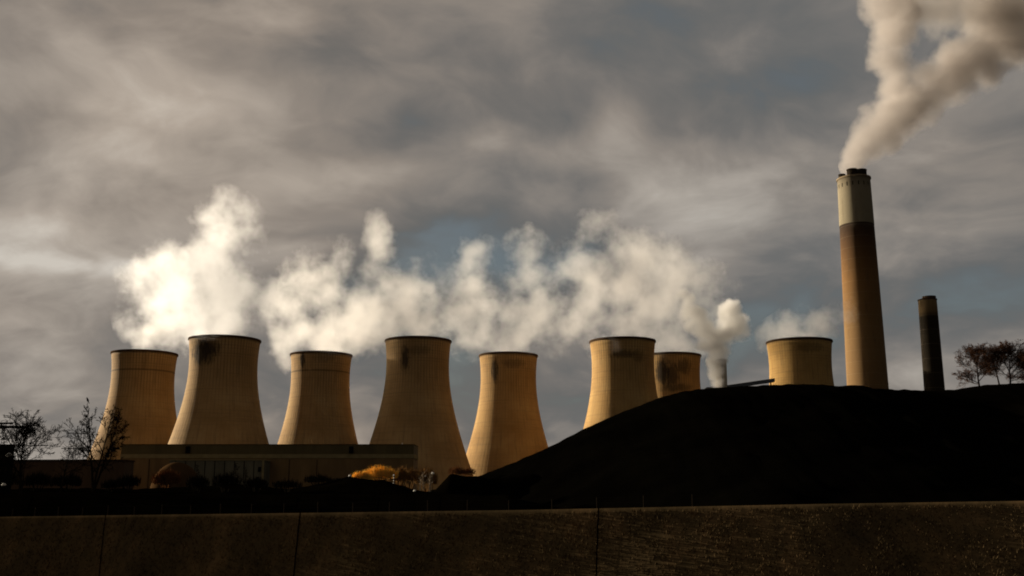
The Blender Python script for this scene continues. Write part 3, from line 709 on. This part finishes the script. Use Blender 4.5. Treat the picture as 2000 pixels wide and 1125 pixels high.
# gantry at far left
g0 = P(30, 962, 200); gt = empty('gantry', g0); tag(gt, 'dark steel gantry with two heavy crossbars behind the wide bare tree', 'gantry')
gx = lambda px: P(px, 850, 200).x - g0.x; gz = lambda py: P(30, py, 200).z - g0.z
for px in (-60, 50): MB().tube([(gx(px), 0, -.3), (gx(px), 0, gz(800 if px == 50 else 815))], [.10, .07], 8).build('post', M_darkmetal, gt)
MB().box(gx(-62), gx(23), -.15, .15, gz(828.5), gz(825)).build('upper_crossbar', M_darkmetal, gt)
MB().box(gx(-62), gx(52), -.2, .2, gz(836.5), gz(831.5)).build('crossbar', M_darkmetal, gt)
MB().box(gx(-62), gx(95), -.12, .12, gz(871), gz(869.5)).build('lower_crossbar', M_darkmetal, gt)
MB().box(gx(-62), gx(28), -.6, .6, 0, gz(868)).build('cabinet', M_darkmetal, gt)
# pylon
pb = P(145, 975, 620); pb.z = 0; py_ = empty('pylon', pb); tag(py_, 'distant grey lattice pylon between the two left trees', 'pylon')
pz = lambda y: P(145, y, 620).z; px_ = lambda q: P(q, 850, 620).x - pb.x
mb = MB()
H_ = pz(838)
lv = [i / 12 for i in range(13)]
hw = lambda k: 3.6 * (1 - k) + 1.6 * k
for sx in (-1, 1):
    for sy in (-1, 1): mb.tube([(sx * hw(0), sy * hw(0), -.2), (sx * hw(1), sy * hw(1), H_)], [.16, .14], 4)
for k0, k1 in zip(lv, lv[1:]):
    for s_ in (-1, 1):
        mb.tube([(s_ * hw(k0), -hw(k0), k0 * H_), (-s_ * hw(k1), -hw(k1), k1 * H_)], [.09, .09], 3, False); mb.tube([(-hw(k0), s_ * hw(k0), k0 * H_), (-hw(k1), -s_ * hw(k1), k1 * H_)], [.09, .09], 3, False)
M_gal = simple('galvanised', (.05, .05, .05), .2, .3)
mb.build('lattice', M_gal, py_)
for (yy, l, r_) in ((847, 130, 170), (876, 122, 172)):
    zc_ = pz(yy); m_ = MB().tube([(px_(l), 0, zc_), (px_(r_), 0, zc_)], [.22, .22], 4)
    for k in range(7):
        a0 = px_(l) + (px_(r_) - px_(l)) * k / 7; a1 = a0 + (px_(r_) - px_(l)) / 7; m_.tube([(a0, 0, zc_), ((a0 + a1) / 2, 0, zc_ + 1.0), (a1, 0, zc_)], [.1] * 3, 3, False)
    m_.build('crossarm', M_gal, py_)
# fence along the bank's crest
fn = empty('wire_fence', crest_pt(500)); tag(fn, 'low post and wire fence along the top of the foreground grass bank', 'fence')
M_post = simple('old_wood_post', (.013, .010, .007), .3, 2.0)
px = 8.0; pts = []
while px < 1420:
    c = crest_pt(px) + Vector((.3, 1.2, 0)); pts.append(c); px += 46 + (px - 52) * .042
for c in pts:
    q = c - fn.location; MB().tube([(0, 0, -.4), (.0, 0, 0.92 + .08 * math.sin(c.x * 3))], [.055, .05], 7).build('post', M_post, fn).location = q
for hw_ in (.45, .9):
    MB().tube([p - fn.location + Vector((0, -.06, hw_)) for p in pts], [.006] * len(pts), 3).build('wire', M_darkmetal, fn)

# ------------------------------------------------------------------ steam and smoke (real volumes inside hulls that follow each plume)
def plume(name, label, blobs, Y, dens, seed, nscale=.042, amp=2.9, color=(.915, .90, .885), g=.72, thr=.33, sharp=1.2, group=None, step=1.0, hull_k=1.0, ab=None, lowcut=None, warp=26.0, voxel=3.0, rk=1.62):
    """blobs: (px, py, radius px, strength[, depth offset m])"""
    pts = []
    for bl_ in blobs:
        px, py, r, st = bl_[:4]; off = bl_[4] if len(bl_) > 4 else 0.0
        yy = Y + off; c = P(px, py, yy); pts.append((c, r * mpp(px, py, yy) * rk, st))
    cen = sum((c for c, _, _ in pts), Vector()) / len(pts)
    bm = bmesh.new()
    for c, r, st in pts: bmesh.ops.create_icosphere(bm, subdivisions=3, radius=r * hull_k, matrix=Matrix.Translation(c - cen))
    me = bpy.data.meshes.new(name); bm.to_mesh(me); bm.free()
    o = bpy.data.objects.new(name, me); COL.objects.link(o); o.location = cen
    md = o.modifiers.new('r', 'REMESH'); md.mode = 'VOXEL'; md.voxel_size = voxel
    dg = bpy.context.evaluated_depsgraph_get(); me2 = bpy.data.meshes.new_from_object(o.evaluated_get(dg)); o.modifiers.clear(); o.data = me2; me2.name = name; bpy.data.meshes.remove(me)
    m, t = newmat(name + '_volume'); m.cycles.volume_step_rate = step
    pos = t.add('ShaderNodeTexCoord').outputs['Object']
    sp = t.v('ADD', pos, (seed * 37.0, seed * 11.0, seed * 5.0))
    wn = t.noise(sp, nscale * .55, 1, .5, out=1)
    wp = t.v('ADD', pos, t.v('SCALE', t.v('SUBTRACT', wn, (.5, .5, .5)), scale=warp))
    f = None
    for c, r, st in pts:
        dd = t.v('DISTANCE', wp, tuple(c - cen))
        b = t.m('MULTIPLY_ADD', dd, -1.0 / r, 1.0)
        if st != 1: b = t.m('MULTIPLY', b, st)
        f = b if f is None else t.m('MAXIMUM', f, b)
    nz = t.noise(sp, nscale, 6, .64)
    d = t.m('ADD', t.m('SUBTRACT', f, thr), t.m('MULTIPLY_ADD', nz, amp, -.5 * amp))
    # keep clear of the hull's own edge
    edge = t.smooth(f, .0, .16)
    d = t.m('MULTIPLY', t.m('MULTIPLY', d, sharp, clamp=True), edge)
    d = t.m('MULTIPLY', d, dens)
    if lowcut is not None:
        wz = t.sep(pos)[2]; lo = lowcut - cen.z
        d = t.m('MULTIPLY', d, t.smooth(wz, lo - 3, lo + 2))
    pv = t.add('ShaderNodeVolumePrincipled'); pv.inputs['Color'].default_value = (*color, 1)
    pv.inputs['Anisotropy'].default_value = g; t.put(pv.inputs['Density'], d)
    if ab: pv.inputs['Absorption Color'].default_value = (*ab, 1)
    t.l.new(pv.outputs[0], t.add('ShaderNodeOutputMaterial').inputs['Volume'])
    me2.materials.clear(); me2.materials.append(m)
    tag(o, label, 'smoke' if 'smoke' in name else 'steam', group); return o
SG = 'steam plumes above the cooling towers'
D0 = .05
plume('steam_plume', 'small steam puff blowing left off the leftmost cooling tower', [(262, 668, 26, 1), (290, 655, 36, 1), (325, 650, 42, 1), (300, 620, 36, .8), (340, 672, 24, .8)], TW[1][1], D0, 1, group=SG)
plume('steam_plume', 'brightest and tallest steam plume, rising from the second cooling tower from the left',
      [(440, 645, 66, 1), (395, 610, 74, 1), (350, 560, 84, 1.1), (430, 570, 80, 1.1), (285, 575, 48, .9), (470, 612, 62, 1), (320, 520, 46, .9), (405, 500, 60, 1.1), (440, 450, 58, 1.1), (436, 425, 44, 1), (462, 418, 34, .9), (395, 420, 26, .8), (490, 500, 34, .6), (285, 625, 40, .8)], TW[2][1], D0, 2, group=SG, lowcut=112.0, color=(.81, .81, .815))
plume('steam_plume', 'wide cream steam plume over the third cooling tower from the left',
      [(628, 672, 58, 1), (590, 650, 52, 1), (575, 600, 52, 1), (620, 575, 62, 1), (650, 620, 70, 1), (690, 640, 54, 1), (640, 520, 44, .9), (590, 550, 48, .95), (655, 500, 38, .8), (560, 660, 38, .9), (542, 640, 34, .85), (528, 605, 28, .7), (690, 590, 50, .9), (700, 650, 46, .9)], TW[3][1], D0, 3, group=SG)
plume('steam_plume', 'steam plume of the fourth cooling tower with a thin curl reaching upward at its left',
      [(815, 648, 54, 1), (770, 630, 58, 1), (735, 600, 56, 1), (800, 590, 60, 1), (850, 600, 52, 1), (728, 560, 44, .95), (738, 525, 38, .95), (748, 492, 34, .95), (736, 455, 33, .95), (764, 466, 28, .85), (722, 445, 22, .8), (885, 560, 40, .8), (855, 510, 26, .5), (720, 660, 34, .9), (905, 600, 46, .8), (700, 600, 44, .9), (760, 550, 40, .9)], TW[4][1], D0, 4, group=SG)
plume('steam_plume', 'steam plume of the middle cooling tower breaking into two upright fingers',
      [(993, 672, 56, 1), (905, 655, 34, .8), (888, 625, 38, .75), (950, 650, 46, 1), (990, 620, 56, 1), (1040, 620, 60, 1), (948, 600, 44, .95), (938, 560, 44, .95), (930, 520, 40, .95), (928, 485, 34, .95), (1045, 570, 52, .95), (1040, 530, 46, .95), (1030, 490, 38, .95), (1080, 640, 50, .8), (1000, 570, 46, .8)], TW[5][1], D0 * .95, 5, group=SG)
plume('steam_plume', 'large steam plume with a bright left core above the tower at the mound slope',
      [(1215, 646, 60, 1), (1110, 640, 40, .8), (1092, 600, 42, .75), (1165, 630, 46, 1), (1135, 590, 50, 1), (1150, 545, 60, 1.2), (1130, 500, 48, .9), (1165, 450, 40, .8), (1168, 425, 24, .8), (1210, 570, 64, 1), (1240, 520, 56, .9), (1270, 600, 60, .9), (1200, 490, 46, .8)], TW[6][1], D0 * 1.05, 6, group=SG)
plume('steam_plume', 'dim steam drifting up to the right behind the small vent stack', [(1311, 672, 50, 1), (1290, 620, 58, 1), (1270, 530, 54, .9), (1310, 560, 62, .9), (1360, 560, 50, .75), (1380, 550, 40, .8), (1345, 520, 44, .8), (1300, 500, 40, .8), (1350, 620, 44, .8), (1285, 480, 30, .7), (1390, 600, 40, 1), (1382, 645, 36, 1), (1378, 690, 26, 1), (1400, 560, 34, .8)], TW[7][1], D0 * 1.0, 7, group=SG)
plume('steam_plume', 'thin steam veil drifting right off the rightmost cooling tower', [(1560, 660, 44, 1), (1515, 656, 26, 1), (1498, 662, 20, 1), (1545, 642, 28, 1), (1588, 634, 30, .95), (1618, 618, 28, .9), (1645, 600, 26, .8)], TW[8][1], D0 * 1.4, 8, group=SG)
plume('steam_plume', 'double headed steam plume with bright white knob above the small vent stack',
      [(1402, 748, 13, 1.6, -6), (1400, 728, 15, 1.6, -6), (1402, 708, 18, 1.6, -4), (1406, 690, 20, 1.5), (1400, 672, 22, 1.5), (1388, 658, 23, 1.4), (1374, 644, 23, 1.4), (1361, 628, 22, 1.4), (1350, 611, 21, 1.4), (1340, 594, 19, 1.3), (1330, 576, 15, 1.2),
       (1415, 652, 24, 1.3), (1432, 632, 29, 1.3), (1426, 606, 24, 1.5), (1446, 645, 22, 1.1), (1375, 670, 18, 1.1), (1418, 680, 14, 1.2)], Y3, D0 * 8.0, 9, nscale=.14, amp=2.2, thr=.2, group=None, step=.6, warp=8.0, voxel=1.0, rk=1.38, color=(.97, .955, .93), g=.45)
plume('smoke_plume', 'thick beige smoke leaning right from the tall chimney, splitting around a gap of sky',
      [(1666, 322, 22, 1.6), (1675, 305, 28, 1.5), (1692, 285, 34, 1.3), (1716, 260, 44, 1.2), (1745, 225, 54, 1.1), (1780, 200, 56, 1.1), (1742, 165, 42, 1.1), (1738, 120, 44, 1.1), (1744, 70, 50, 1.1), (1742, 15, 56, 1.1), (1820, 165, 50, 1.1), (1862, 150, 52, 1.1), (1905, 115, 62, 1.1), (1955, 70, 70, 1.1)], CY, D0 * 1.9, 10, nscale=.04, amp=1.7, color=(.58, .54, .51), g=.3, thr=.2, sharp=1.8, warp=16.0, rk=1.3, voxel=2.0)
plume('smoke_plume', 'upper part of the chimney smoke streaming past the top right corner', [(1800, 20, 50, 1), (1850, 10, 56, 1), (1900, 10, 66, 1.1), (1960, 10, 80, 1.1), (2010, 40, 80, 1.1), (2070, 20, 90, 1), (1790, -50, 70, 1), (1880, -60, 80, 1), (1960, -70, 90, 1)], CY, D0 * .9, 11, nscale=.035, amp=1.9, color=(.68, .64, .60), g=.3, thr=.2, sharp=1.6, warp=20.0, rk=1.35)
